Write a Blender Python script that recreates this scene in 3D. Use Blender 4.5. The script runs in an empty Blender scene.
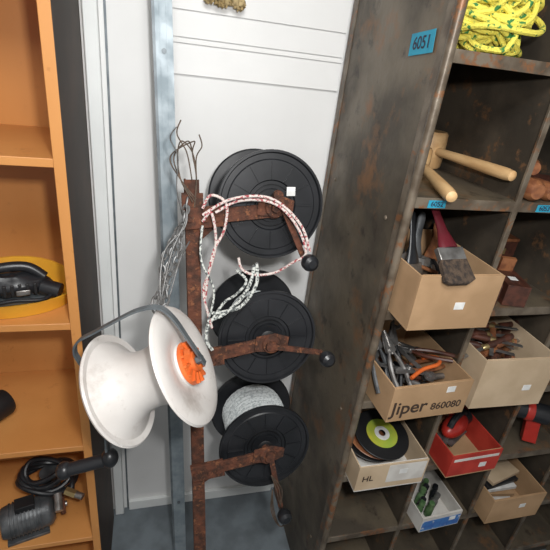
import bpy, math, random
from mathutils import Vector, Matrix, noise
random.seed(7)
V=Vector
CAM=V((0,-1.35,1.81))
def R(x,y,z): return V((x,y-1.35,z+1.81))   # surveyed offsets from tripod position -> room coordinates
G=V((0,0,0))
# ---------------- materials ----------------
def mat(name,c1,c2=None,scale=8,rough=.5,metal=0,bump=0,lo=.4,hi=.6,c3=None,s3=5,t3=.6,stretch=(1,1,1),bscale=None,rough2=None,c4=None,s4=20,t4=.62,spec=None,soft=.06):
    m=bpy.data.materials.new(name); m.use_nodes=True
    nt=m.node_tree; N=nt.nodes; L=nt.links
    p=N['Principled BSDF']
    tc=N.new('ShaderNodeTexCoord'); mp=N.new('ShaderNodeMapping'); mp.inputs['Scale'].default_value=stretch
    L.new(tc.outputs['Object'],mp.inputs['Vector'])
    c2=c2 or tuple(x*.8 for x in c1)
    n=N.new('ShaderNodeTexNoise'); n.inputs['Scale'].default_value=scale; n.inputs['Detail'].default_value=6
    L.new(mp.outputs[0],n.inputs['Vector'])
    r=N.new('ShaderNodeValToRGB'); r.color_ramp.elements[0].position=lo; r.color_ramp.elements[1].position=hi
    r.color_ramp.elements[0].color=(*c1,1); r.color_ramp.elements[1].color=(*c2,1)
    L.new(n.outputs['Fac'],r.inputs[0]); out=r.outputs[0]
    for cc,ss,tt in((c3,s3,t3),(c4,s4,t4)):
        if cc:
            n3=N.new('ShaderNodeTexNoise'); n3.inputs['Scale'].default_value=ss; n3.inputs['Detail'].default_value=10; n3.inputs['Roughness'].default_value=.68
            L.new(tc.outputs['Object'],n3.inputs['Vector'])
            r3=N.new('ShaderNodeValToRGB'); r3.color_ramp.elements[0].position=tt; r3.color_ramp.elements[1].position=tt+soft
            L.new(n3.outputs['Fac'],r3.inputs[0])
            mx=N.new('ShaderNodeMixRGB'); L.new(r3.outputs[0],mx.inputs[0]); L.new(out,mx.inputs[1]); mx.inputs[2].default_value=(*cc,1)
            out=mx.outputs[0]
    L.new(out,p.inputs['Base Color'])
    p.inputs['Roughness'].default_value=rough; p.inputs['Metallic'].default_value=metal
    if spec is not None: p.inputs['Specular IOR Level'].default_value=spec
    if rough2 is not None:
        mr=N.new('ShaderNodeMapRange'); L.new(n.outputs['Fac'],mr.inputs[0]); mr.inputs[1].default_value=.35; mr.inputs[2].default_value=.65
        mr.inputs[3].default_value=rough; mr.inputs[4].default_value=rough2; L.new(mr.outputs[0],p.inputs['Roughness'])
    if bump:
        nb=N.new('ShaderNodeTexNoise'); nb.inputs['Scale'].default_value=bscale or scale*3; nb.inputs['Detail'].default_value=6
        L.new(tc.outputs['Object'],nb.inputs['Vector'])
        b=N.new('ShaderNodeBump'); b.inputs['Strength'].default_value=bump; b.inputs['Distance'].default_value=.004
        L.new(nb.outputs['Fac'],b.inputs['Height']); L.new(b.outputs[0],p.inputs['Normal'])
    return m
M_wall=mat('white_painted_board',(.81,.81,.80),(.76,.76,.75),3,.5,bump=.05)
M_trimw=mat('white_trim',(.82,.84,.83),(.76,.78,.77),4,.4)
M_floor=mat('grey_concrete',(.17,.20,.22),(.12,.14,.155),9,.7,bump=.2)
M_ceil=mat('ceiling_paint',(.7,.7,.68),None,3,.8)
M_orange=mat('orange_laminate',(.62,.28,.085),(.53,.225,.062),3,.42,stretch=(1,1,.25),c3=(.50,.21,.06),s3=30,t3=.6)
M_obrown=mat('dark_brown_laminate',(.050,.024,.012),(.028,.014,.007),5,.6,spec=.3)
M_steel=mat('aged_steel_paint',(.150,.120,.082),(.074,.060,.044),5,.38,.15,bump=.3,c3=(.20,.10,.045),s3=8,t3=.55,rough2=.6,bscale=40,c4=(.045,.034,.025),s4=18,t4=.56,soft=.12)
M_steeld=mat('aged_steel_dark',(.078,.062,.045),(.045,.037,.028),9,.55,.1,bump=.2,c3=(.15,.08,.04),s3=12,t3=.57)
M_steele=mat('aged_steel_worn_edge',(.19,.155,.115),(.10,.075,.052),18,.42,.25,bump=.25,c3=(.22,.10,.045),s3=22,t3=.55)
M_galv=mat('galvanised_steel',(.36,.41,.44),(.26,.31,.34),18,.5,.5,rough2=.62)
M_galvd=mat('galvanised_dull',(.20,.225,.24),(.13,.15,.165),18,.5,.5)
M_rust=mat('rusty_iron',(.13,.045,.024),(.055,.024,.015),45,.85,.1,bump=.9,c3=(.22,.085,.038),s3=60,t3=.56,bscale=120)
M_blk=mat('black_plastic',(.018,.019,.022),(.011,.012,.014),12,.35,bump=.05)
M_blk2=mat('black_plastic_dull',(.012,.012,.013),(.008,.008,.009),12,.55)
M_whp=mat('grimy_white_plastic',(.70,.67,.64),(.60,.56,.53),7,.38,c3=(.46,.41,.37),s3=8,t3=.56,lo=.45,hi=.7,bump=.05,c4=(.50,.46,.42),s4=35,t4=.6,soft=.18)
M_orp=mat('orange_plastic',(.78,.17,.035),(.62,.12,.025),20,.4)
M_wire=mat('grey_wire',(.23,.23,.23),(.13,.125,.12),60,.5,.5)
M_rwire=mat('rusty_wire',(.13,.09,.065),(.07,.05,.035),60,.7,.3)
M_cord=mat('white_cord',(.58,.61,.61),(.34,.37,.38),150,.7,lo=.5,hi=.60)
M_rope=mat('red_flecked_white_rope',(.66,.58,.54),(.36,.07,.08),170,.85,lo=.52,hi=.57)
M_poly=mat('grey_flecked_polywire',(.62,.64,.60),(.10,.11,.11),170,.8,lo=.49,hi=.55)
M_yrope=mat('yellow_green_rope',(.78,.68,.10),(.04,.20,.05),85,.75,lo=.56,hi=.61,bump=.8,bscale=260)
M_sheet=mat('label_white',(.82,.82,.8),None,30,.6)
M_ink=mat('ink_dark',(.02,.02,.05),None,30,.6)
M_inkb=mat('ink_brown_black',(.05,.03,.02),None,30,.7)
M_tape=mat('blue_tape',(.02,.32,.47),(.02,.26,.40),20,.6)
M_card=mat('brown_cardboard',(.45,.285,.155),(.37,.23,.12),9,.9,bump=.1)
M_cardl=mat('light_cardboard',(.56,.43,.29),(.48,.36,.235),9,.9,bump=.1)
M_cardw=mat('white_cardboard',(.68,.66,.62),(.56,.53,.49),14,.7)
M_red=mat('red_card',(.50,.045,.03),(.38,.03,.02),14,.5)
M_bluec=mat('blue_card',(.04,.13,.42),(.06,.22,.52),22,.5,c3=(.65,.66,.68),s3=28,t3=.56)
M_wood=mat('pale_wood',(.66,.43,.21),(.55,.33,.15),10,.5,stretch=(4,.6,4))
M_woodm=mat('brown_wood',(.30,.12,.05),(.18,.065,.03),14,.45,stretch=(4,.6,4))
M_woodd=mat('dark_red_wood',(.10,.035,.022),(.05,.02,.014),12,.4,stretch=(4,.6,4))
M_yel=mat('yellow_plastic',(.74,.38,.03),(.66,.31,.03),12,.4)
M_chrome=mat('worn_chrome',(.42,.41,.40),(.24,.23,.22),30,.35,.8)
M_maroon=mat('maroon_paint',(.12,.012,.02),(.08,.01,.015),12,.3)
M_brist=mat('dark_bristle',(.03,.022,.018),(.09,.06,.04),90,.9,bump=.8,stretch=(1,1,.1))
M_greymet=mat('grey_cast_metal',(.12,.125,.13),(.07,.075,.08),30,.45,.4,bump=.2)
M_brass=mat('brass',(.55,.42,.2),None,30,.35,.8)
M_green=mat('green_plastic',(.06,.13,.05),(.12,.2,.09),30,.4)
M_sponge=mat('tan_sponge',(.55,.42,.22),(.35,.25,.11),30,.95,bump=1)
M_discy=mat('yellow_green_disc_label',(.60,.55,.05),(.32,.45,.06),9,.5)
M_redt=mat('red_tool_paint',(.45,.03,.02),(.30,.02,.015),14,.35)

# ---------------- mesh builder ----------------
def frame(a):
    a=V(a).normalized(); t=V((0,0,1)) if abs(a.z)<.9 else V((1,0,0))
    x=t.cross(a).normalized(); return x,a.cross(x).normalized(),a
def catmull(P,n=8,closed=False):
    P=[V(p) for p in P]; out=[]; k=len(P)
    rng=range(k) if closed else range(k-1)
    for i in rng:
        if closed: p0,p1,p2,p3=P[(i-1)%k],P[i],P[(i+1)%k],P[(i+2)%k]
        else: p0,p1,p2,p3=P[max(i-1,0)],P[i],P[i+1],P[min(i+2,k-1)]
        for j in range(n):
            t=j/n
            out.append(.5*((2*p1)+(p2-p0)*t+(2*p0-5*p1+4*p2-p3)*t*t+(-p0+3*p1-3*p2+p3)*t**3))
    if not closed: out.append(P[-1])
    return out
class B:
    def __init__(s,name): s.n=name; s.v=[]; s.f=[]; s.m=[]; s.mats=[]; s.M=Matrix.Identity(4)
    def add(s,vs,fs,m):
        o=len(s.v); s.v+= [s.M@V(v)+G for v in vs]
        if m not in s.mats: s.mats.append(m)
        k=s.mats.index(m)
        for f in fs: s.f.append([i+o for i in f]); s.m.append(k)
    def box(s,c,sz,m,rot=None):
        c=V(c); h=V(sz)/2; vs=[]
        for z in(-1,1):
            for y in(-1,1):
                for x in(-1,1):
                    q=V((x*h.x,y*h.y,z*h.z)); 
                    if rot: q=rot@q
                    vs.append(c+q)
        s.add(vs,[(0,2,3,1),(4,5,7,6),(0,1,5,4),(2,6,7,3),(0,4,6,2),(1,3,7,5)],m)
    def bb(s,a,b,m): s.box([(a[i]+b[i])/2 for i in range(3)],[abs(b[i]-a[i]) for i in range(3)],m)
    def bar(s,p0,p1,w,t,m,nrm=(0,1,0)):
        p0=V(p0);p1=V(p1);d=(p1-p0).normalized(); n=V(nrm); n=(n-d*n.dot(d)).normalized(); q=d.cross(n)
        vs=[p+q*(w/2*a)+n*(t/2*b) for p in(p0,p1) for a,b in((-1,-1),(1,-1),(1,1),(-1,1))]
        s.add(vs,[(3,2,1,0),(4,5,6,7),(0,1,5,4),(1,2,6,5),(2,3,7,6),(3,0,4,7)],m)
    def strap(s,P,w,t,m,side):
        P=[V(p) for p in P]; k=len(P); vs=[]
        for i in range(k):
            d=(P[min(i+1,k-1)]-P[max(i-1,0)]).normalized(); q=V(side); q=(q-d*q.dot(d)).normalized(); n=d.cross(q)
            for a,b in((-1,-1),(1,-1),(1,1),(-1,1)): vs.append(P[i]+q*(w/2*a)+n*(t/2*b))
        fs=[(3,2,1,0),tuple(4*(k-1)+j for j in range(4))]
        for i in range(k-1):
            for j in range(4): fs.append((i*4+j,i*4+(j+1)%4,i*4+4+(j+1)%4,i*4+4+j))
        s.add(vs,fs,m)
    def tube(s,P,r,m,n=8,closed=False):
        P=[V(p) for p in P]; k=len(P); rr=r if isinstance(r,(list,tuple)) else [r]*k
        T=[]
        for i in range(k):
            a=P[(i-1)%k] if (closed or i>0) else P[i]; b=P[(i+1)%k] if (closed or i<k-1) else P[i]
            d=(b-a); T.append(d.normalized() if d.length>1e-9 else V((0,0,1)))
        x,y,_=frame(T[0]); vs=[]
        for i in range(k):
            if i: x=(x-T[i]*x.dot(T[i])).normalized(); 
            y=T[i].cross(x)
            for j in range(n):
                a=2*math.pi*j/n; vs.append(P[i]+(x*math.cos(a)+y*math.sin(a))*rr[i])
        fs=[]
        for i in range(k if closed else k-1):
            for j in range(n):
                i2=(i+1)%k; fs.append((i*n+j,i*n+(j+1)%n,i2*n+(j+1)%n,i2*n+j))
        if not closed: fs.append(tuple(range(n))[::-1]); fs.append(tuple((k-1)*n+j for j in range(n)))
        s.add(vs,fs,m)
    def chain(s,P,m,L=.016,r=.0022,w=.005):
        P=[V(p) for p in P]
        tot=sum((P[i+1]-P[i]).length for i in range(len(P)-1)); step=L*.72; q=0; k=0; i=0; run=0
        while q<tot:
            while i<len(P)-2 and run+(P[i+1]-P[i]).length<q: run+=(P[i+1]-P[i]).length; i+=1
            t=(q-run)/max((P[i+1]-P[i]).length,1e-6); c=P[i].lerp(P[i+1],t); dr=(P[i+1]-P[i]).normalized(); x,y,_=frame(dr)
            if k%2: x,y=y,x
            s.tube([c+dr*(L/2*math.cos(a))+x*(w*math.sin(a)) for a in [j*math.pi/5 for j in range(10)]],r,m,6,True)
            q+=step; k+=1
    def cyl(s,p0,p1,r,m,n=20,r2=None): s.tube([p0,p1],[r,r if r2 is None else r2],m,n)
    def lathe(s,prof,o,a,m,n=48,closed=False):
        o=V(o); x,y,a=frame(a); vs=[];k=len(prof)
        for r,h in prof:
            for j in range(n):
                t=2*math.pi*j/n; vs.append(o+a*h+(x*math.cos(t)+y*math.sin(t))*max(r,1e-5))
        fs=[(i*n+j,i*n+(j+1)%n,((i+1)%k)*n+(j+1)%n,((i+1)%k)*n+j) for i in range(k if closed else k-1) for j in range(n)]
        s.add(vs,fs,m)
    def prism(s,poly,o,ux,uy,t,m):
        o=V(o);ux=V(ux).normalized();uy=V(uy).normalized();nz=ux.cross(uy)
        k=len(poly); vs=[o+ux*a+uy*b+nz*(t/2*sgn) for sgn in(-1,1) for a,b in poly]
        fs=[tuple(range(k))[::-1],tuple(range(k,2*k))]+[(i,(i+1)%k,k+(i+1)%k,k+i) for i in range(k)]
        s.add(vs,fs,m)
    def blob(s,c,rad,m,n=20,amp=.0,fr=3,rot=None,seed=0):
        c=V(c); vs=[];fs=[]; nn=n//2
        for i in range(nn+1):
            th=math.pi*i/nn
            for j in range(n):
                ph=2*math.pi*j/n; d=V((math.sin(th)*math.cos(ph),math.sin(th)*math.sin(ph),math.cos(th)))
                k=1+amp*noise.noise(d*fr+V((seed,seed,0)))
                q=V((d.x*rad[0],d.y*rad[1],d.z*rad[2]))*k
                if rot: q=rot@q
                vs.append(c+q)
        for i in range(nn):
            for j in range(n): fs.append((i*n+j,(i+1)*n+j,(i+1)*n+(j+1)%n,i*n+(j+1)%n))
        s.add(vs,fs,m)
    def done(s,bevel=0,ang=35):
        me=bpy.data.meshes.new(s.n); me.from_pydata([tuple(v) for v in s.v],[],s.f)
        for m in s.mats: me.materials.append(m)
        for p,k in zip(me.polygons,s.m): p.material_index=k; p.use_smooth=True
        me.validate(); me.update()
        import bmesh
        bm=bmesh.new(); bm.from_mesh(me); bmesh.ops.recalc_face_normals(bm,faces=bm.faces)
        bm.to_mesh(me); bm.free()
        me.set_sharp_from_angle(angle=math.radians(ang))
        o=bpy.data.objects.new(s.n,me); bpy.context.collection.objects.link(o)
        if bevel:
            b=o.modifiers.new('bevel','BEVEL'); b.width=bevel; b.segments=2; b.limit_method='ANGLE'; b.angle_limit=math.radians(40)
        return o
def TM(o,x,y,z):
    return Matrix(((x[0],y[0],z[0],o[0]),(x[1],y[1],z[1],o[1]),(x[2],y[2],z[2],o[2]),(0,0,0,1)))
def place(o,rz=0,rx=0,ry=0,s=1):
    return Matrix.Translation(V(o))@Matrix.Rotation(rz,4,'Z')@Matrix.Rotation(ry,4,'Y')@Matrix.Rotation(rx,4,'X')@Matrix.Scale(s,4)
def rotz(a): return Matrix.Rotation(a,3,'Z')
def writing(parent,body,o,ux,uy,size,m=None,sx=1):
    ux=V(ux).normalized();uy=V(uy).normalized();nz=ux.cross(uy)
    cu=bpy.data.curves.new('writing','FONT'); cu.body=body; cu.size=size; cu.align_x='CENTER'; cu.align_y='CENTER'; cu.extrude=.0002; cu.offset=size*.012; cu.materials.append(m or M_ink)
    e=bpy.data.objects.new('writing',cu); bpy.context.collection.objects.link(e)
    e.parent=parent; e.matrix_world=TM(V(o)+G+nz*.0004,ux*sx,uy,nz)

# ---------------- room ----------------
b=B('wall_back'); b.bb((-1.6,0,0),(2.3,.1,2.9),M_wall); b.done()
b=B('floor'); b.bb((-1.6,-3.2,-.1),(2.3,0.1,0),M_floor); b.done()
b=B('ceiling'); b.bb((-1.6,-3.2,2.9),(2.3,.1,3.0),M_ceil); b.done()
b=B('wall_left'); b.bb((-1.7,-3.2,0),(-1.6,.1,2.9),M_wall); b.done()
b=B('wall_right'); b.bb((2.3,-3.2,0),(2.4,.1,2.9),M_wall); b.done()
b=B('trim_1')
zs=[1.742,1.818,1.832,1.895,1.99,2.12,2.25,2.4,2.6,2.9]
for i in range(len(zs)-1):
    z0,z1=zs[i],zs[i+1]
    b.add([(.0,-.009,z0+.001),(.53,-.009,z0+.001),(.53,-.004,z1-.002),(.0,-.004,z1-.002),(.0,0,z0+.001),(.53,0,z0+.001),(.53,0,z1-.002),(.0,0,z1-.002)],
     [(0,1,2,3),(4,7,6,5),(0,4,5,1),(3,2,6,7),(0,3,7,4),(1,5,6,2)],M_wall)
b.done()
b=B('trim_2'); b.bb((-.165,-.03,0),(-.13,0,2.9),M_trimw); b.done(.003)
b=B('trim_3'); b.bb((-.118,-.004,0),(-.112,0,2.9),M_galvd); b.done()
b=B('baseboard_back'); b.bb((-.11,-.015,0),(.52,0,.05),M_trimw); b.done(.002)

# ---------------- galvanised stud ----------------
b=B('galvanised_steel_stud')
p0=V((.092,-.235,0.0)); p1=V((-.012,-.035,2.75)); d=(p1-p0).normalized(); 
X=V((1,0,0)); X=(X-d*X.dot(d)).normalized(); Y=d.cross(X)
b.M=TM(p0,X,Y,d); Ls=(p1-p0).length
b.bb((-.024,-.018,0),(.024,-.0165,Ls),M_galv)
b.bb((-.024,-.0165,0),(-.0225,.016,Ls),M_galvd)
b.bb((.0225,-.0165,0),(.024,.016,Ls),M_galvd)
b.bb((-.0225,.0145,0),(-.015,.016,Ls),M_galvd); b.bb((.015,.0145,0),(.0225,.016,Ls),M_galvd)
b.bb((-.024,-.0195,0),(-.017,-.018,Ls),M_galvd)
for xx in(-.006,.010): b.bb((xx-.0015,-.0205,0),(xx+.0015,-.018,Ls),M_galv)
for k in range(5): b.cyl((0.002,-.0182,.3+.5*k),(0.002,-.0215,.3+.5*k),.006,M_galvd,12)
b.done()

# ---------------- orange bookcase ----------------
b=B('open_bookcase'); xr=-.172; xl=-1.15; yf=-.39; yb=-.035
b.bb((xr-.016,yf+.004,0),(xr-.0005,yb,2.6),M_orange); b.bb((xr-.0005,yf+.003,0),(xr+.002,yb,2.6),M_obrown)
b.bb((xr-.020,yf,0),(xr+.0022,yf+.004,2.6),M_orange)
b.bb((xl,yf,0),(xl+.018,yb,2.6),M_orange); b.bb((xl,yb-.006,0),(xr-.016,yb,2.6),M_orange)
for z in(.05,.40,.795,1.195,1.582,1.97,2.36,2.58): b.bb((xl+.018,yf+.004,z-.018),(xr-.016,yb-.006,z),M_orange)
b.done(.0015)

# ---------------- steel pigeonhole cabinet ----------------
b=B('steel_pigeonhole_cabinet'); cx=[.535,.82,1.105,1.39,1.675]; yf=-.52; yb=-.02
sz=[z+.025 for z in [.09,.38,.675,.97,1.26,1.55,1.84,2.13,2.42]]
b.bb((cx[0],yf+.01,0),(cx[0]+.004,yb,2.47),M_steel); b.bb((cx[-1]-.004,yf,0),(cx[-1],yb,2.47),M_steel)
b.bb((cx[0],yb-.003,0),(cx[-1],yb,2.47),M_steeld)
b.tube([(cx[0]+.004,yf,0),(cx[0]+.004,yf,2.47)],.0105,M_steele,14)
b.bb((cx[0]-.002,yf+.0,0),(cx[0],yf+.035,2.47),M_steele)
b.bb((cx[0]-.002,yb-.03,0),(cx[0],yb,2.47),M_steele)
for k,z in enumerate(sz):
    b.bb((cx[0]+.004,yf+.004,z-.003),(cx[-1]-.004,yb-.003,z),M_steel)
    b.bb((cx[0]+.004,yf,z-.024),(cx[-1]-.004,yf+.004,z),M_steele)
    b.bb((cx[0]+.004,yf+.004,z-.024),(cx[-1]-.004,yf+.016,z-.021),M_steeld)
for x in cx[1:-1]:
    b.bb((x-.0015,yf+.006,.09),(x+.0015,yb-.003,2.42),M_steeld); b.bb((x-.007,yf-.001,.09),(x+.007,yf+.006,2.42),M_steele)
b.bb((cx[0]+.004,yf+.03,0),(cx[-1]-.004,yf+.034,.09),M_steeld)
for z in(.3,.9,1.5,2.1):
    for y in(-.44,-.1): b.blob((cx[0]-.001,y,z),(.003,.006,.006),M_steele,10)
b.done(.0008)
def tape(name,o,ux,uy,w,h,text=None,ts=.04):
    bb=B(name); ux=V(ux).normalized(); uy=V(uy).normalized(); nz=ux.cross(uy)
    bb.prism([(-w/2,-h/2),(w/2,-h*.46),(w*.48,h/2),(-w*.49,h*.47)],V(o)+nz*.0006,ux,uy,.0006,M_tape)
    t=bb.done()
    if text: writing(t,text,V(o)+nz*.001,ux,uy,ts)
tape('blue_tape_label',(.533,-.425,1.872),(0,-1,.08),(0,.08,1),.092,.044,'6051',.034)
G=V((0,0,.025))
tape('blue_tape_label',(.605,-.5202,1.537),(1,0,0),(0,0,1),.045,.018,'6052',.016)
tape('blue_tape_label',(.90,-.5202,1.537),(1,0,0),(0,0,1),.045,.018,'6053',.016)
tape('blue_tape_label',(.60,-.5202,.662),(1,0,0),(0,0,1),.045,.018,'6058',.016)
G=V((0,0,0))

# ---------------- reel rack ----------------
u=V((-.0392,.1911,.9808)).normalized(); r_=V((1,0,.0399)); r_=(r_-u*r_.dot(u)).normalized(); bk=u.cross(r_)
RO=R(.085,1.04,-.275); RM=TM(RO,r_,bk,u)
reelz=[-.062,-.42,-.765]
b=B('rusty_reel_stand'); b.M=RM
b.prism([(-.017,-.016),(.017,-.016),(.017,-.011),(-.012,-.011),(-.012,.018),(-.017,.018)],(0,0,-.784),(1,0,0),(0,1,0),1.568,M_rust)
b.prism([(.017,-.0165),(.013,.018),(-.017,.018),(-.012,-.01)],(0,0,-.784),(1,0,0),(0,1,0),1.555,M_rust)
arms=[((0,-.028),(.212,-.004)),((0,-.035),(.20,.006)),((0,-.035),(.205,.0))]
for z,(a0,a1) in zip(reelz,arms):
    b.bar((-.02,-.024,z+a0[1]),(a1[0]+.02,-.03,z+a1[1]),.034,.008,M_rust)
    b.bar((-.02,-.024,z+a0[1]),(.07,-.028,z+a0[1]*.7),.05,.012,M_rust)
    b.bar((.0,.0,z-.09),(.08,-.02,z+a0[1]*.6),.016,.006,M_rust)
    b.prism([(-.045,-.020),(.01,-.026),(.045,-.012),(.048,.014),(.01,.027),(-.04,.020)],(.195,-.036,z+.002),(1,0,0),(0,0,1),.005,M_rust)
    for xx in(-.008,.03,.055): b.lathe([(0,.008),(.007,.008),(.008,0)],(xx,-.029,z+a0[1]),(0,-1,0),M_rust,6)
    b.lathe([(0,.022),(.011,.022),(.013,.012),(.024,.010),(.028,0)],(.195,-.034,z),(0,-1,0),M_rust,14)
    b.cyl((.195,-.035,z),(.195,-.002,z),.012,M_rust,12)
b.bar((0,-.02,-.03),(0,-.02,-.1),.05,.008,M_rust)
b.done(.001)
def knob(b,p,a):
    b.lathe([(0,.030),(.010,.030),(.018,.024),(.021,.014),(.020,.004),(.013,-.006),(.009,-.012),(0,-.012)],p,a,M_blk,20)
def reel(i,z,crank,kn,wound,rr):
    b=B('fence_wire_reel'); b.M=RM; o=V((.195,.0,z)); ax=(0,-1,0); Rr=.135; D=.205
    b.lathe([(.02,.002),(.040,.002),(.042,-.006),(.060,-.006),(.063,-.001),(.110,-.001),(.113,-.004),(.126,-.004),(.129,.003),(Rr-.001,.003),(Rr,.001),(Rr,-.006),(Rr-.004,-.010),(.06,-.012),(.05,-.012)],o,ax,M_blk,64)
    b.lathe([(.052,0),(.052,-D)],o,ax,M_blk2,32)
    b.lathe([(.05,-D+.006),(Rr-.004,-D+.004),(Rr,-D),(Rr,-D-.006),(Rr-.005,-D-.009),(.02,-D-.009),(0,-D-.009)],o,ax,M_blk,64)
    b.lathe([(0,.0045),(.018,.0045),(.022,.002)],o,ax,M_blk2,24)
    for k in range(12):
        a=k*math.pi/6; b.bar((.195+math.cos(a)*.065,-.0015,z+math.sin(a)*.065),(.195+math.cos(a)*.108,-.0015,z+math.sin(a)*.108),.003,.003,M_blk)
    if wound:
        pts=[]; turns=58; q=24
        for k in range(turns*q):
            a=k*2*math.pi/q; y=.016+(k/(turns*q))*(D-.03); f=1+.012*math.sin(k*.037)+.008*math.sin(k*.31); pts.append((.195+rr*math.cos(a)*f,y+.003*math.sin(a+k*.002),z+rr*math.sin(a)*f))
        b.tube(pts,.0017,wound,5)
    c0,c1=V(crank[0]),V(crank[1])
    b.bar(c0,c1,.014,.006,M_rust); b.lathe([(0,.006),(.012,.006),(.013,-.004)],c0,(0,-1,0),M_rust,12)
    b.cyl((.195,-.052,z),(.195,-.02,z),.008,M_rust,10)
    b.cyl(c1+V((0,.006,0)),c1+V((0,-.02,0)),.005,M_rust,10); knob(b,c1+V((0,-.028,0)),(0.1,-1,.0))
    return b
b=reel(0,reelz[0],((.198,-.052,reelz[0]+.03),(.268,-.058,reelz[0]-.125)),0,M_cord,.07)
b.box((.243,-.004,reelz[0]+.035),(.022,.002,.022),M_sheet)
b.done()
b=reel(1,reelz[1],((.19,-.052,reelz[1]),(.33,-.056,reelz[1]-.028)),0,M_cord,.075); b.done()
b=reel(2,reelz[2],((.198,-.052,reelz[2]+.01),(.232,-.056,reelz[2]-.165)),0,M_cord,.098); b.done()

# ---------------- white reel ----------------
Rc=R(.072,.7765,-.605); Lc=R(-.080,.816,-.700); a=(Rc-Lc).normalized(); Dw=(Rc-Lc).length
b=B('fence_wire_reel'); 
fl=[(.045,.0),(.047,-.008),(.060,-.008),(.07,-.003),(.112,.002),(.124,-.001),(.131,-.004),(.134,-.009),(.130,-.013),(.116,-.010)]
fl2=[(r*.955,h) for r,h in fl]
b.lathe([(0,.0)]+fl,Rc,a,M_whp,72)
b.lathe([(0,.0)]+fl2,Lc,-a,M_whp,72)
b.lathe([(.117,-.009),(.095,-.026),(.078,-.044),(.068,-.065),(.064,-Dw/2),(.066,-Dw+.065),(.075,-Dw+.044),(.090,-Dw+.026),(.112,-Dw+.009)],Rc,a,M_whp,64)
x,y,_=frame(a)
b.lathe([(0,.016),(.014,.016),(.016,.020),(.022,.020),(.024,.010),(.040,.008),(.046,.006),(.048,-.002)],Rc,a,M_orp,48)
for k in range(14):
    t=2*math.pi*k/14; dr=x*math.cos(t)+y*math.sin(t)
    b.bar(Rc+dr*.024+a*.010,Rc+dr*.047+a*.009,.005,.008,M_orp,a)
b.box(Rc-x*.02+y*.03+a*.014,(.012,.018,.022),M_orp)
b.lathe([(0,.032),(.009,.032),(.010,.018)],Rc,a,M_galvd,6)
b.lathe([(0,.012),(.03,.010),(.034,0)],Lc,-a,M_whp,32)
up=V((0,0,1)); perp=(up-a*up.dot(a)).normalized(); tow=a.cross(perp).normalized()
def wp(al,upd,side=0): return Lc+a*al+perp*upd+tow*side
st=catmull([wp(Dw+.030,-.015),wp(Dw+.028,.05),wp(Dw+.026,.11),wp(Dw+.012,.145),wp(Dw-.03,.158),wp(Dw-.09,.155),wp(.04,.15),wp(.0,.146),wp(-.022,.130),wp(-.03,.10),wp(-.03,.0)],8)
b.strap(st,.015,.004,M_galvd,tow)
b.cyl(Lc,Lc-a*.045,.008,M_galvd,12)
g1=R(-.108,.80,-.893); g0=Lc-a*.038
b.bar(g0,g1,.016,.005,M_galvd,a)
g2=R(-.205,.80,-.915)
b.cyl(g1+V((.004,0,.001)),g2,.0155,M_blk,18); b.blob(g2,(.019,.021,.021),M_blk,16); b.blob(g1+V((.004,0,.004)),(.020,.022,.024),M_blk,16)
b.done(0,30)

# ---------------- wires & ropes ----------------
T=lambda x,y,z: RM@V((x,y,z))
b=B('tie_wire')
for s in range(3):
    o=V((.004*s,.003*s,.003*s))
    b.tube(catmull([T(.0,-.03,-.05)+o,T(-.025,-.02,.0),T(-.03-.008*s,0,.05),T(-.02+.014*s,.01,.085),T(.004,0,.06),T(.010,-.022,.0),T(.0,-.03,-.09)],10),.0016,M_rwire,6)
b.tube(catmull([T(.0,-.02,0),T(-.01,-.02,.06),T(-.03,-.01,.1),T(-.02,0,.13)],8),.0016,M_rwire,6)
b.tube(catmull([T(.01,-.02,0),T(.012,-.01,.05),T(.025,-.01,.075),T(.02,0,.1)],8),.0016,M_rwire,6)
b.tube(catmull([T(-.02,-.02,-.1),T(-.035,-.03,-.02),T(-.03,-.02,.05),T(-.045,-.01,.09),T(-.03,0,.115)],8),.0016,M_wire,6)
b.done()
b=B('chain_hanger')
top=T(-.014,-.035,-.05); bot=R(.012,.87,-.50)
for s in range(3):
    P=[top+V((0,0,-.02*s)),T(-.03-.006*s,-.05,-.12),top.lerp(bot,.6)+V((.010-.014*s,0,-.01)),bot+V((-.010+.012*s,0,.0)),bot+V((-.004,-.01,-.035))]
    b.chain(catmull(P,8),M_wire,.024,.0024,.0062)
for s in range(2):
    P=[top,T(-.02,-.06,-.10+.01*s),top.lerp(bot,.5)+V((.016*s-.02,-.01,0)),bot+V((.006*s,0,.02)),bot+V((.012-.01*s,.0,-.02)),top.lerp(bot,.6)+V((.02,0,0)),T(-.01,-.04,-.14)]
    b.tube(catmull(P,8),.0016,M_wire,6)
b.done()
zt=reelz[0]
b=B('flecked_rope')
b.tube(catmull([T(.02,-.05,zt+.0),T(.04,-.05,zt+.03),T(.075,-.048,zt+.01),T(.07,-.05,zt-.05),T(.045,-.05,zt-.1),T(.03,-.045,zt-.17),T(.025,-.04,zt-.22)],10),.0034,M_rope,8)
b.tube(catmull([T(.05,-.048,zt-.01),T(.10,-.05,zt+.016),T(.16,-.066,zt+.020),T(.205,-.076,zt+.0),T(.245,-.080,zt-.05),T(.262,-.085,zt-.105),T(.235,-.07,zt-.13),T(.20,-.045,zt-.16),T(.15,-.045,zt-.165),T(.115,-.045,zt-.15),T(.105,-.045,zt-.12)],10),.0034,M_rope,8)
b.tube(catmull([T(.02,-.05,zt-.03),T(.04,-.055,zt-.01),T(.05,-.05,zt-.08),T(.035,-.045,zt-.15),T(.02,-.04,zt-.2),T(.03,-.04,zt-.26),T(.04,-.04,zt-.30)],10),.0034,M_rope,8)
b.tube(catmull([T(.02,-.05,zt-.015),T(.08,-.056,zt+.020),T(.15,-.068,zt+.030),T(.20,-.078,zt+.012),T(.25,-.082,zt-.04),T(.272,-.088,zt-.10)],10),.0034,M_rope,8)
b.done()
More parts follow.
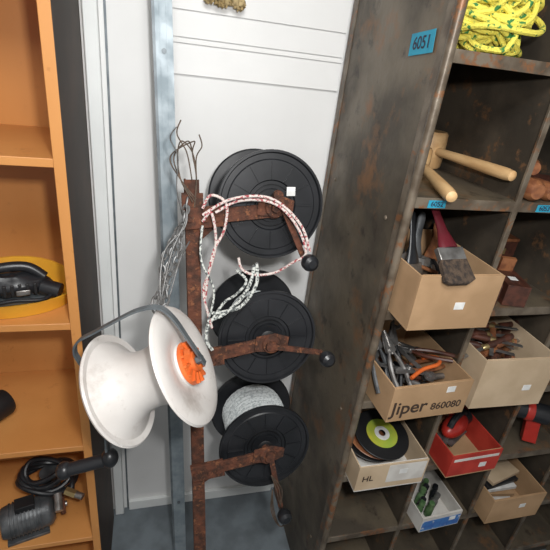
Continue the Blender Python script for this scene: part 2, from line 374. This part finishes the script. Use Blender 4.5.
b=B('electric_fence_polywire')
b.tube(catmull([T(.145,-.045,zt-.14),T(.135,-.045,zt-.185),T(.11,-.04,zt-.23),T(.07,-.03,zt-.27),T(.035,-.035,zt-.285),T(.025,-.04,zt-.33),T(.04,-.04,zt-.36)],10),.0046,M_poly,8)
b.tube(catmull([T(.15,-.045,zt-.135),T(.15,-.045,zt-.19),T(.115,-.04,zt-.245),T(.075,-.03,zt-.262),T(.04,-.03,zt-.265)],10),.0046,M_poly,8)
b.tube(catmull([T(.10,-.045,zt-.15),T(.125,-.045,zt-.18),T(.10,-.04,zt-.215),T(.07,-.03,zt-.24),T(.03,-.03,zt-.30)],10),.0034,M_poly,8)
b.tube(catmull([T(.02,-.045,zt-.04),T(.015,-.05,zt-.12),T(.045,-.045,zt-.2),T(.03,-.045,zt-.28)],10),.0028,M_poly,8)
b.done()
b=B('loose_wire_twist'); zb=reelz[2]
for s in range(3):
    b.tube(catmull([T(.2,-.06,zb-.05),T(.215+.008*s,-.065,zb-.1),T(.23,-.07,zb-.16),T(.25+.006*s,-.07,zb-.2),T(.23,-.066,zb-.23),T(.21-.004*s,-.063,zb-.17),T(.205,-.06,zb-.1)],8),.0016,M_rwire,6)
b.done()
b=B('natural_sponge')
for s in range(7): b.blob((.140+.013*s,-.026+.004*math.sin(s*2),1.930+.007*math.sin(s*1.9)),(.014,.013,.013),M_sponge,20,.9,4,seed=s*3)
b.done()

# ---------------- cartons ----------------
G=V((0,0,.025))
def carton(x0,x1,yf,yb,z,h,m,mi=None,yaw=0,label=None,name='cardboard_box',extra=None,dip=0,txt=None):
    b=B(name); mi=mi or m; w=x1-x0; d=yb-yf; t=.004
    b.M=Matrix.Translation((x0+w/2,yf+d/2,z+.001))@Matrix.Rotation(yaw,4,'Z')
    b.bb((-w/2,-d/2,0),(w/2,d/2,t),mi)
    b.bb((-w/2,-d/2,t),(w/2,-d/2+t,h),m); b.bb((-w/2,d/2-t,t),(w/2,d/2,h+dip),m)
    b.bb((-w/2,-d/2+t,t),(-w/2+t,d/2-t,h),m); b.bb((w/2-t,-d/2+t,t),(w/2,d/2-t,h),m)
    b.bb((-w/2+t,-d/2+t,h-.004),(w/2-t,-d/2+t+.0015,h+.002),mi)
    if label: b.box((label[0]*w/2,-d/2-.0008,h*label[1]),(.026,.001,.019),M_sheet)
    if extra: extra(b,w,d,h)
    o=b.done(.0015)
    R3=b.M.to_3x3()
    if txt:
        for body,px,pz,sz_,mm in txt: writing(o,body,b.M@V((px*w/2,-d/2-.0006,pz*h)),R3@V((1,0,0)),(0,0,1),sz_,mm)
    return b.M
carton(.557,.775,-.605,-.31,1.26,.14,M_card,label=(.1,.45))
carton(.572,.812,-.595,-.28,.97,.112,M_card,label=(.45,.8),yaw=.04,txt=[('Jiper',-.50,.38,.058,M_inkb),('860080',.45,.32,.032,M_inkb)])
def wtop(b,w,d,h): b.box((w*.2,-d/2-.0006,h*.6),(w*.55,.0008,h*.7),M_cardw)
carton(.560,.785,-.575,-.28,.675,.10,M_cardl,M_cardw,label=(.3,.65),extra=wtop,txt=[('HL',-.7,.5,.03,M_inkb)])
carton(.85,1.085,-.585,-.30,.97,.165,M_cardl,label=(.4,.4),yaw=-.03)
def rwh(b,w,d,h): b.box((0,-d/2-.0006,h*.78),(w*.9,.0008,h*.12),M_cardw)
carton(.868,1.055,-.57,-.30,.675,.092,M_red,M_card,label=(.35,.4),extra=rwh,yaw=.03)
def blp(b,w,d,h): b.box((-w*.0,-d/2-.0006,h*.42),(w*.96,.0008,h*.7),M_bluec)
carton(.868,1.03,-.55,-.33,.38,.070,M_cardw,M_cardw,label=(.55,.6),yaw=.05,extra=blp)
carton(1.135,1.36,-.565,-.28,.38,.12,M_card,label=(.2,.6))

def brush(o,rz,ry,rx,mh,s=1):
    b=B('paint_brush'); b.M=place(o,rz,rx,ry,s)
    pr=[(0,.20),(.006,.198),(.009,.18),(.008,.14),(.010,.10),(.015,.075),(.018,.06),(.018,.05)]
    b.M=b.M@Matrix.Diagonal((1.5,.7,1,1))
    b.lathe(pr,(0,0,0),(0,0,1),mh,20)
    b.box((0,0,.035),(.052,.022,.034),M_chrome); b.prism([(-.026,.02),(.026,.02),(.030,-.035),(.015,-.045),(-.02,-.043),(-.03,-.034)],(0,0,0),(1,0,0),(0,0,1),.022,M_brist)
    b.done(.002)
brush((.645,-.590,1.415),.10,0,-.85,M_maroon,.92)
brush((.61,-.50,1.335),.4,.12,-.35,M_blk,.85)
brush((.585,-.46,1.345),.2,.0,-.25,M_blk2,.85)
brush((.64,-.44,1.33),-.3,.1,-.45,M_greymet,.8)
brush((.71,-.42,1.315),-.2,.3,-.7,M_woodm,.8)
b=B('scrap_tool_pile')
for k in range(26):
    p=V((random.uniform(.60,.73),random.uniform(-.56,-.36),1.285+random.uniform(0,.07))); an=random.uniform(0,3.1); d=V((math.cos(an)*.8,math.sin(an),random.uniform(-.1,.3)))*.034
    b.cyl(p-d,p+d,random.choice([.005,.008]),random.choice([M_woodm,M_chrome,M_rust,M_blk,M_galvd]),10)
b.done()
def pliers(o,rz,rx,ry,mh,s=1,name='pliers'):
    b=B(name); b.M=place(o,rz,rx,ry,s)
    for sg in(-1,1):
        b.tube(catmull([(sg*.004,0,0),(sg*.016,-.03,0),(sg*.022,-.07,0),(sg*.018,-.12,0)],5),[.004]*4+[.006]*12,mh,8)
        b.prism([(0,-.012),(sg*.014,-.004),(sg*.010,.02),(sg*.003,.05),(0,.05)],(0,0,.001*sg),(1,0,0),(0,1,0),.009,M_chrome)
    b.cyl((0,0,-.008),(0,0,.008),.007,M_chrome,12); b.done()
def spanner(o,rz,rx,ry,s=1,m=None):
    b=B('spanner'); b.M=place(o,rz,rx,ry,s); m=m or M_chrome
    b.bar((0,-.07,0),(0,.07,0),.013,.005,m,(0,0,1))
    b.lathe([(.007,.004),(.014,.004),(.014,-.004),(.007,-.004)],(0,-.08,0),(0,0,1),m,20,True)
    b.prism([(-.008,0),(.008,0),(.016,.012),(.014,.03),(.007,.026),(.007,.014),(-.006,.012),(-.008,.026),(-.014,.028),(-.016,.012)],(0,.065,0),(1,0,0),(0,1,0),.007,m); b.done()
z3=1.02
pliers((.625,-.47,z3+.085),.3,.75,0,M_chrome,1.1)
pliers((.655,-.43,z3+.08),-.1,.7,.2,M_blk,1.1)
pliers((.60,-.44,z3+.08),.1,.7,.2,M_greymet,1.1)
spanner((.65,-.40,z3+.06),-.8,.3,.1)
spanner((.69,-.38,z3+.05),1.1,.15,.2)
pliers((.68,-.50,z3+.04),1.9,.15,.1,M_woodm,1.1)
pliers((.72,-.43,z3+.05),.8,-.2,.1,M_woodd,1.0)
spanner((.66,-.50,z3+.04),1.3,.1,.1)
spanner((.70,-.46,z3+.045),.3,.1,.1)
b=B('orange_hook'); b.tube(catmull([(.655,-.55,z3+.05),(.70,-.53,z3+.06),(.75,-.52,z3+.065),(.775,-.49,z3+.06),(.77,-.46,z3+.045),(.745,-.46,z3+.04)],8),.0055,M_orp,10); b.done()
b=B('scrap_tool_pile')
for k in range(30):
    p=V((random.uniform(.615,.765),random.uniform(-.545,-.34),.985+random.uniform(0,.05))); an=random.uniform(0,3.1); d=V((math.cos(an),math.sin(an),random.uniform(-.1,.2)))*.033
    b.cyl(p-d,p+d,random.choice([.004,.006,.009]),random.choice([M_woodm,M_chrome,M_rust,M_blk,M_greymet]),10)
b.done()
prof=[(.011,.003),(.04,.003),(.05,.0015),(.086,.0015),(.088,0),(.086,-.002),(.011,-.002)]
b=B('grinding_disc')
b.M=place((.684,-.46,.774),.0,.22,.03)
b.lathe(prof,(0,0,0),(0,0,1),M_blk2,48,True); b.lathe([(.014,.0038),(.050,.0036),(.050,.002)],(0,0,0),(0,0,1),M_discy,40)
b.lathe([(.011,.0045),(.024,.0045),(.025,.003)],(0,0,0),(0,0,1),M_sheet,24)
b.done()
b=B('grinding_disc'); b.M=place((.675,-.44,.752),.0,.18,.03); b.lathe(prof,(0,0,0),(0,0,1),M_woodm,48,True); b.done()
b=B('grinding_disc'); b.M=place((.67,-.43,.728),.0,.13,.0); b.lathe(prof,(0,0,0),(0,0,1),M_blk2,48,True); b.done()
def chisel(o,rz,rx,mh,s=1,L=.12):
    b=B('wood_handled_chisel'); b.M=place(o,rz,rx,0,s)
    b.lathe([(0,L),(.010,L-.002),(.014,L-.02),(.011,L-.06),(.014,.02),(.009,.0),(.009,-.004)],(0,0,0),(0,1,0),mh,18)
    b.lathe([(.0105,.004),(.0105,-.012),(.006,-.02)],(0,0,0),(0,1,0),M_brass,14)
    b.bar((0,-.01,0),(0,-.11,0),.014,.004,M_chrome,(0,0,1)); b.done()
for k in range(12):
    chisel((random.uniform(.91,1.03),random.uniform(-.50,-.40),1.095+.012*(k%4)),random.uniform(.6,2.2)*(1 if k%2 else -1),random.uniform(.0,.25),random.choice([M_woodm,M_woodm,M_woodd,M_woodd]),.8,.12)
b=B('scrap_tool_pile')
for k in range(45):
    p=V((random.uniform(.89,1.045),random.uniform(-.53,-.35),1.02+random.uniform(0,.085))); an=random.uniform(0,3.1); d=V((math.cos(an),math.sin(an),random.uniform(-.1,.1)))*.03
    b.cyl(p-d,p+d,random.choice([.006,.009]),random.choice([M_woodm,M_woodd,M_rust,M_blk,M_chrome]),10)
b.done()
b=B('electric_jigsaw'); b.M=place((.962,-.45,.735),.5,0,0,.95)
b.blob((0,0,.03),(.072,.035,.035),M_redt,24); b.cyl((.05,0,.03),(.085,0,.025),.026,M_blk,20); b.box((.0,0,-.01),(.11,.06,.006),M_chrome)
b.tube(catmull([(-.05,0,.05),(-.03,0,.075),(.03,0,.075),(.06,0,.05)],6),.011,M_blk,10); b.cyl((-.05,0,.02),(-.05,0,-.03),.010,M_chrome,12)
b.done(0)
for k in range(9):
    b=B('small_glass_bottle'); x=.89+.024*(k%5)+.01*(k//5); y=-.50+.045*(k//4)+.02*(k%2)
    b.M=place((x,y,.39),0,.15*math.sin(k),.15*math.cos(k*2),.95)
    b.lathe([(0,.078),(.010,.078),(.011,.062),(.008,.058),(.009,.052),(.0135,.044),(.014,.0),(0,0)],(0,0,0),(0,0,1),[M_green,M_blk,M_green,M_chrome,M_blk,M_sheet,M_green,M_blk,M_green][k],20); b.done()
b=B('folded_paper_stack')
for k in range(5): b.box((1.24+.004*k,-.42+.006*k,.394+.02*k),(.15,.15,.014),[M_cardw,M_card,M_sheet,M_blk,M_cardl][k],rotz(.12*k-.25))
b.done(.001)
b=B('electric_drill'); b.M=place((1.20,-.45,.785),2.6,0,0,1.0)
b.cyl((-.09,0,.03),(.05,0,.03),.034,M_blk,24); b.cyl((.05,0,.03),(.09,0,.03),.026,M_greymet,20,.018); b.cyl((.09,0,.03),(.13,0,.03),.014,M_chrome,16)
b.prism([(-.075,.01),(-.03,.01),(-.045,-.09),(-.09,-.09)],(0,0,0),(1,0,0),(0,0,1),.03,M_redt); b.lathe([(.034,.002),(.036,0),(.036,-.02),(.034,-.022)],(-.02,0,.03),(1,0,0),M_redt,20); b.done(.002)
b=B('hand_plane'); b.M=place((1.22,-.44,.972),1.9)
b.box((0,0,.015),(.22,.055,.03),M_greymet); b.prism([(-.02,.03),(.02,.03),(-.01,.09),(-.025,.09)],(-.02,0,0),(1,0,0),(0,0,1),.035,M_chrome)
b.prism([(-.09,.03),(-.05,.03),(-.06,.06),(-.05,.10),(-.08,.10),(-.09,.06)],(0,0,0),(1,0,0),(0,0,1),.022,M_orp); b.lathe([(0,.05),(.014,.045),(.016,.03),(.008,.015),(.010,0)],(.075,0,.03),(0,0,1),M_woodm,16); b.done(.002)
def wplane(o,rz,L,m,lab=False):
    b=B('wooden_block_plane'); b.M=place(o,rz)
    b.box((0,0,.03),(.062,L,.06),m); b.prism([(-.02,.05),(.015,.05),(-.012,.10),(-.025,.098)],(0,.0,0),(0,1,0),(0,0,1),.04,M_woodm)
    b.box((0,.03,.062),(.045,.06,.006),M_woodd)
    b.prism([(-.015,.06),(.02,.06),(.012,.09),(.018,.11),(-.008,.11),(-.012,.085)],(0,L*.33,0),(0,1,0),(0,0,1),.024,m)
    if lab: b.box((0,-L*.3,.0608),(.022,.022,.001),M_sheet)
    b.done(.003)
wplane((.885,-.40,1.262),-.3,.20,M_woodd)
wplane((.965,-.40,1.262),-.3,.24,M_woodd,True)
b=B('wooden_tool_box'); b.M=place((1.045,-.20,1.262),-.05); b.box((0,0,.05),(.10,.2,.10),M_woodd); b.box((0,0,.105),(.104,.204,.01),M_woodm); b.box((0,-.104,.07),(.02,.006,.02),M_brass); b.done(.002)
def turned(o,d,L,r,m):
    b=B('turned_wooden_handle'); b.lathe([(0,0),(r*.7,0),(r,.012),(r*.95,L*.3),(r*.7,L*.5),(r*.9,L*.75),(r*.75,L*.93),(0,L)],o,d,m,24); b.cyl(V(o)+V(d).normalized()*L*.93,V(o)+V(d).normalized()*(L+.012),r*.8,M_brass,18); b.done()
turned((.860,-.525,1.577),(.10,1,0),.20,.025,M_woodm)
turned((.915,-.515,1.573),(.1,1,0),.22,.022,M_woodm)
turned((.985,-.50,1.576),(-.1,1,0),.20,.025,M_woodd)
turned((.882,-.47,1.619),(.15,1,0),.18,.021,M_woodm)
# yellow rope bundle
b=B('rope_coil'); c=V((.668,-.43,1.918))
for k in range(52):
    ph=random.uniform(0,6.28); tx=random.uniform(-.8,.8); ty=random.uniform(-.7,.7); rx=random.uniform(.035,.095); ry=random.uniform(.04,.085)
    rot=Matrix.Rotation(tx,3,'X')@Matrix.Rotation(ty,3,'Y'); off=V((random.uniform(-.014,.014),random.uniform(-.02,.02),-.05+.0024*k))
    pts=[]
    for j in range(12):
        a_=2*math.pi*j/12; q=rot@V((rx*math.cos(a_),ry*math.sin(a_),.014*math.sin(2*a_+ph)));
        q=c+off+q; q.z=max(q.z,1.849); q.x=min(max(q.x,.556),.785); pts.append(q)
    b.tube(catmull(pts,5,True),.0060,M_yrope,8,True)
b.done()
G=V((0,0,0))
def mallet(h,tip,rh,Lh,m=M_wood,name='wooden_mallet',ha=(0,0,1)):
    b=B(name); h=V(h);tip=V(tip); ha=V(ha)
    b.lathe([(0,Lh/2),(rh*.9,Lh/2),(rh,Lh/2-.006),(rh*1.04,0),(rh,-Lh/2+.006),(rh*.9,-Lh/2),(0,-Lh/2)],h,ha,m,32)
    P=[h+(tip-h)*t for t in(0,.25,.5,.75,.93,.985,1)]
    b.tube(P,[.0105,.0115,.013,.0145,.0145,.012,.004],m,16); b.done()
mallet(R(.768,1.165,-.183),R(.797,.845,-.180),.046,.100)
mallet(R(.685,1.09,-.200),R(.605,.785,-.219),.042,.066)

# ---------------- bookcase contents ----------------
b=B('yellow_tool_case'); b.M=place((-.315,-.27,1.196),.15)
arc=[(.13*math.cos(t)-.02,.085*math.sin(t)) for t in [math.pi*2*j/28 for j in range(28)]]
b.prism(arc,(0,0,.006),(1,0,0),(0,1,0),.012,M_yel)
vs=[];k=len(arc)
for x_,y_ in arc:
    hh=.035+.045*max(0,y_/.085)
    for sx_,z_ in((1,.0),(1.12,hh),(1.06,hh),(.94,.0)): vs.append((x_*sx_,y_*sx_,z_))
fs=[(4*i+j,4*((i+1)%k)+j,4*((i+1)%k)+(j+1)%4,4*i+(j+1)%4) for i in range(k) for j in range(4)]
b.add(vs,fs,M_yel); b.done()
b=B('hand_sander'); b.M=place((-.33,-.285,1.215),.25)
b.blob((0,0,.035),(.085,.04,.03),M_blk,24,.25,3); b.tube(catmull([(-.07,0,.04),(-.04,0,.075),(.03,0,.078),(.07,-.01,.05)],6),.012,M_blk,12)
b.cyl((.06,-.02,.03),(.10,-.04,.02),.02,M_blk,18); b.box((0,0,.0),(.14,.07,.012),M_galvd)
for k in range(7): b.box((-.05+.016*k,-.038,.035),(.008,.006,.03),M_blk2)
b.tube(catmull([(-.07,0,.03),(-.10,-.03,.02),(-.06,-.055,.015),(.0,-.06,.02),(.06,-.06,.015),(.09,-.03,.02)],7),.005,M_blk,8)
b.box((.02,-.045,.03),(.03,.004,.014),M_chrome)
b.done(.002)
b=B('rubber_mallet'); b.M=place((-.450,-.27,.837),.9); b.lathe([(0,.06),(.036,.058),(.04,.05),(.04,-.05),(.036,-.058),(0,-.06)],(0,0,0),(1,0,0),M_blk2,28); b.cyl((0,0,0),(0,.2,-.02),.012,M_woodm,14); b.done()
b=B('bench_motor'); b.M=place((-.385,-.325,.401),.25,0,0,.88)
b.lathe([(0,.09),(.035,.09),(.05,.08),(.055,.07),(.055,-.06),(.05,-.075),(.02,-.08),(0,-.08)],(0,0,.065),(1,0,0),M_greymet,32)
for k in range(9): b.lathe([(.055,.002),(.060,.002),(.060,-.002),(.055,-.002)],(-.05+.012*k,0,.065),(1,0,0),M_greymet,32,True)
b.box((0,0,.006),(.13,.10,.012),M_greymet); b.box((0,0,.125),(.06,.045,.03),M_blk2); b.cyl((.09,0,.065),(.13,0,.065),.010,M_chrome,14)
b.lathe([(.0,.008),(.032,.008),(.034,0),(.032,-.008),(0,-.008)],(.115,0,.065),(1,0,0),M_rust,28); b.done(.001)
b=B('air_hose_coil')
for k in range(4):
    pts=[(-.335+(.085-.008*k)*math.cos(t),-.24+.06*math.sin(t)*(1-.1*k),.52+.012*k+.015*math.sin(2*t+k)) for t in [6.283*j/14 for j in range(14)]]
    b.tube(catmull(pts,5,True),.008,M_blk,10,True)
b.tube(catmull([(-.26,-.25,.555),(-.25,-.30,.56),(-.25,-.325,.55)],6),.008,M_blk,10)
b.cyl((-.265,-.325,.55),(-.235,-.34,.547),.013,M_brass,6); b.cyl((-.235,-.34,.547),(-.215,-.35,.545),.010,M_chrome,14)
b.cyl((-.29,-.325,.54),(-.28,-.37,.52),.012,M_chrome,14)
b.cyl((-.335,-.22,.401),(-.335,-.22,.52),.03,M_greymet,20); b.done()

# ---------------- lights ----------------
w=bpy.data.worlds.new('w'); bpy.context.scene.world=w; w.use_nodes=True
w.node_tree.nodes['Background'].inputs[0].default_value=(1,.99,.98,1); w.node_tree.nodes['Background'].inputs[1].default_value=.40
def area(n,loc,tgt,size,e,col=(1,1,1)):
    l=bpy.data.lights.new(n,'AREA'); l.size=size; l.energy=e; l.color=col
    o=bpy.data.objects.new(n,l); bpy.context.collection.objects.link(o); o.location=loc
    o.rotation_euler=(V(tgt)-V(loc)).to_track_quat('-Z','Y').to_euler()
area('ceiling_lamp',(.1,-1.6,2.85),(.3,-.2,1.0),.7,37,(1,1,.98))
area('flash_lamp',(.10,-1.4,1.95),(.25,0,1.2),.06,10,(1,.99,.98))

# ---------------- camera ----------------
ax=V((1625,10,-443)).normalized(); az=V((115,905,443)); az=(az-ax*az.dot(ax)).normalized(); ay=az.cross(ax)
rot=Matrix((ax,ay,az))
cam=bpy.data.cameras.new('cam'); cam.sensor_width=36; cam.lens=443/550*36; cam.clip_start=.02
co=bpy.data.objects.new('camera',cam); bpy.context.collection.objects.link(co)
co.matrix_world=Matrix.Translation(CAM)@rot.to_4x4()
bpy.context.scene.camera=co
bpy.context.scene.view_settings.view_transform='Standard'
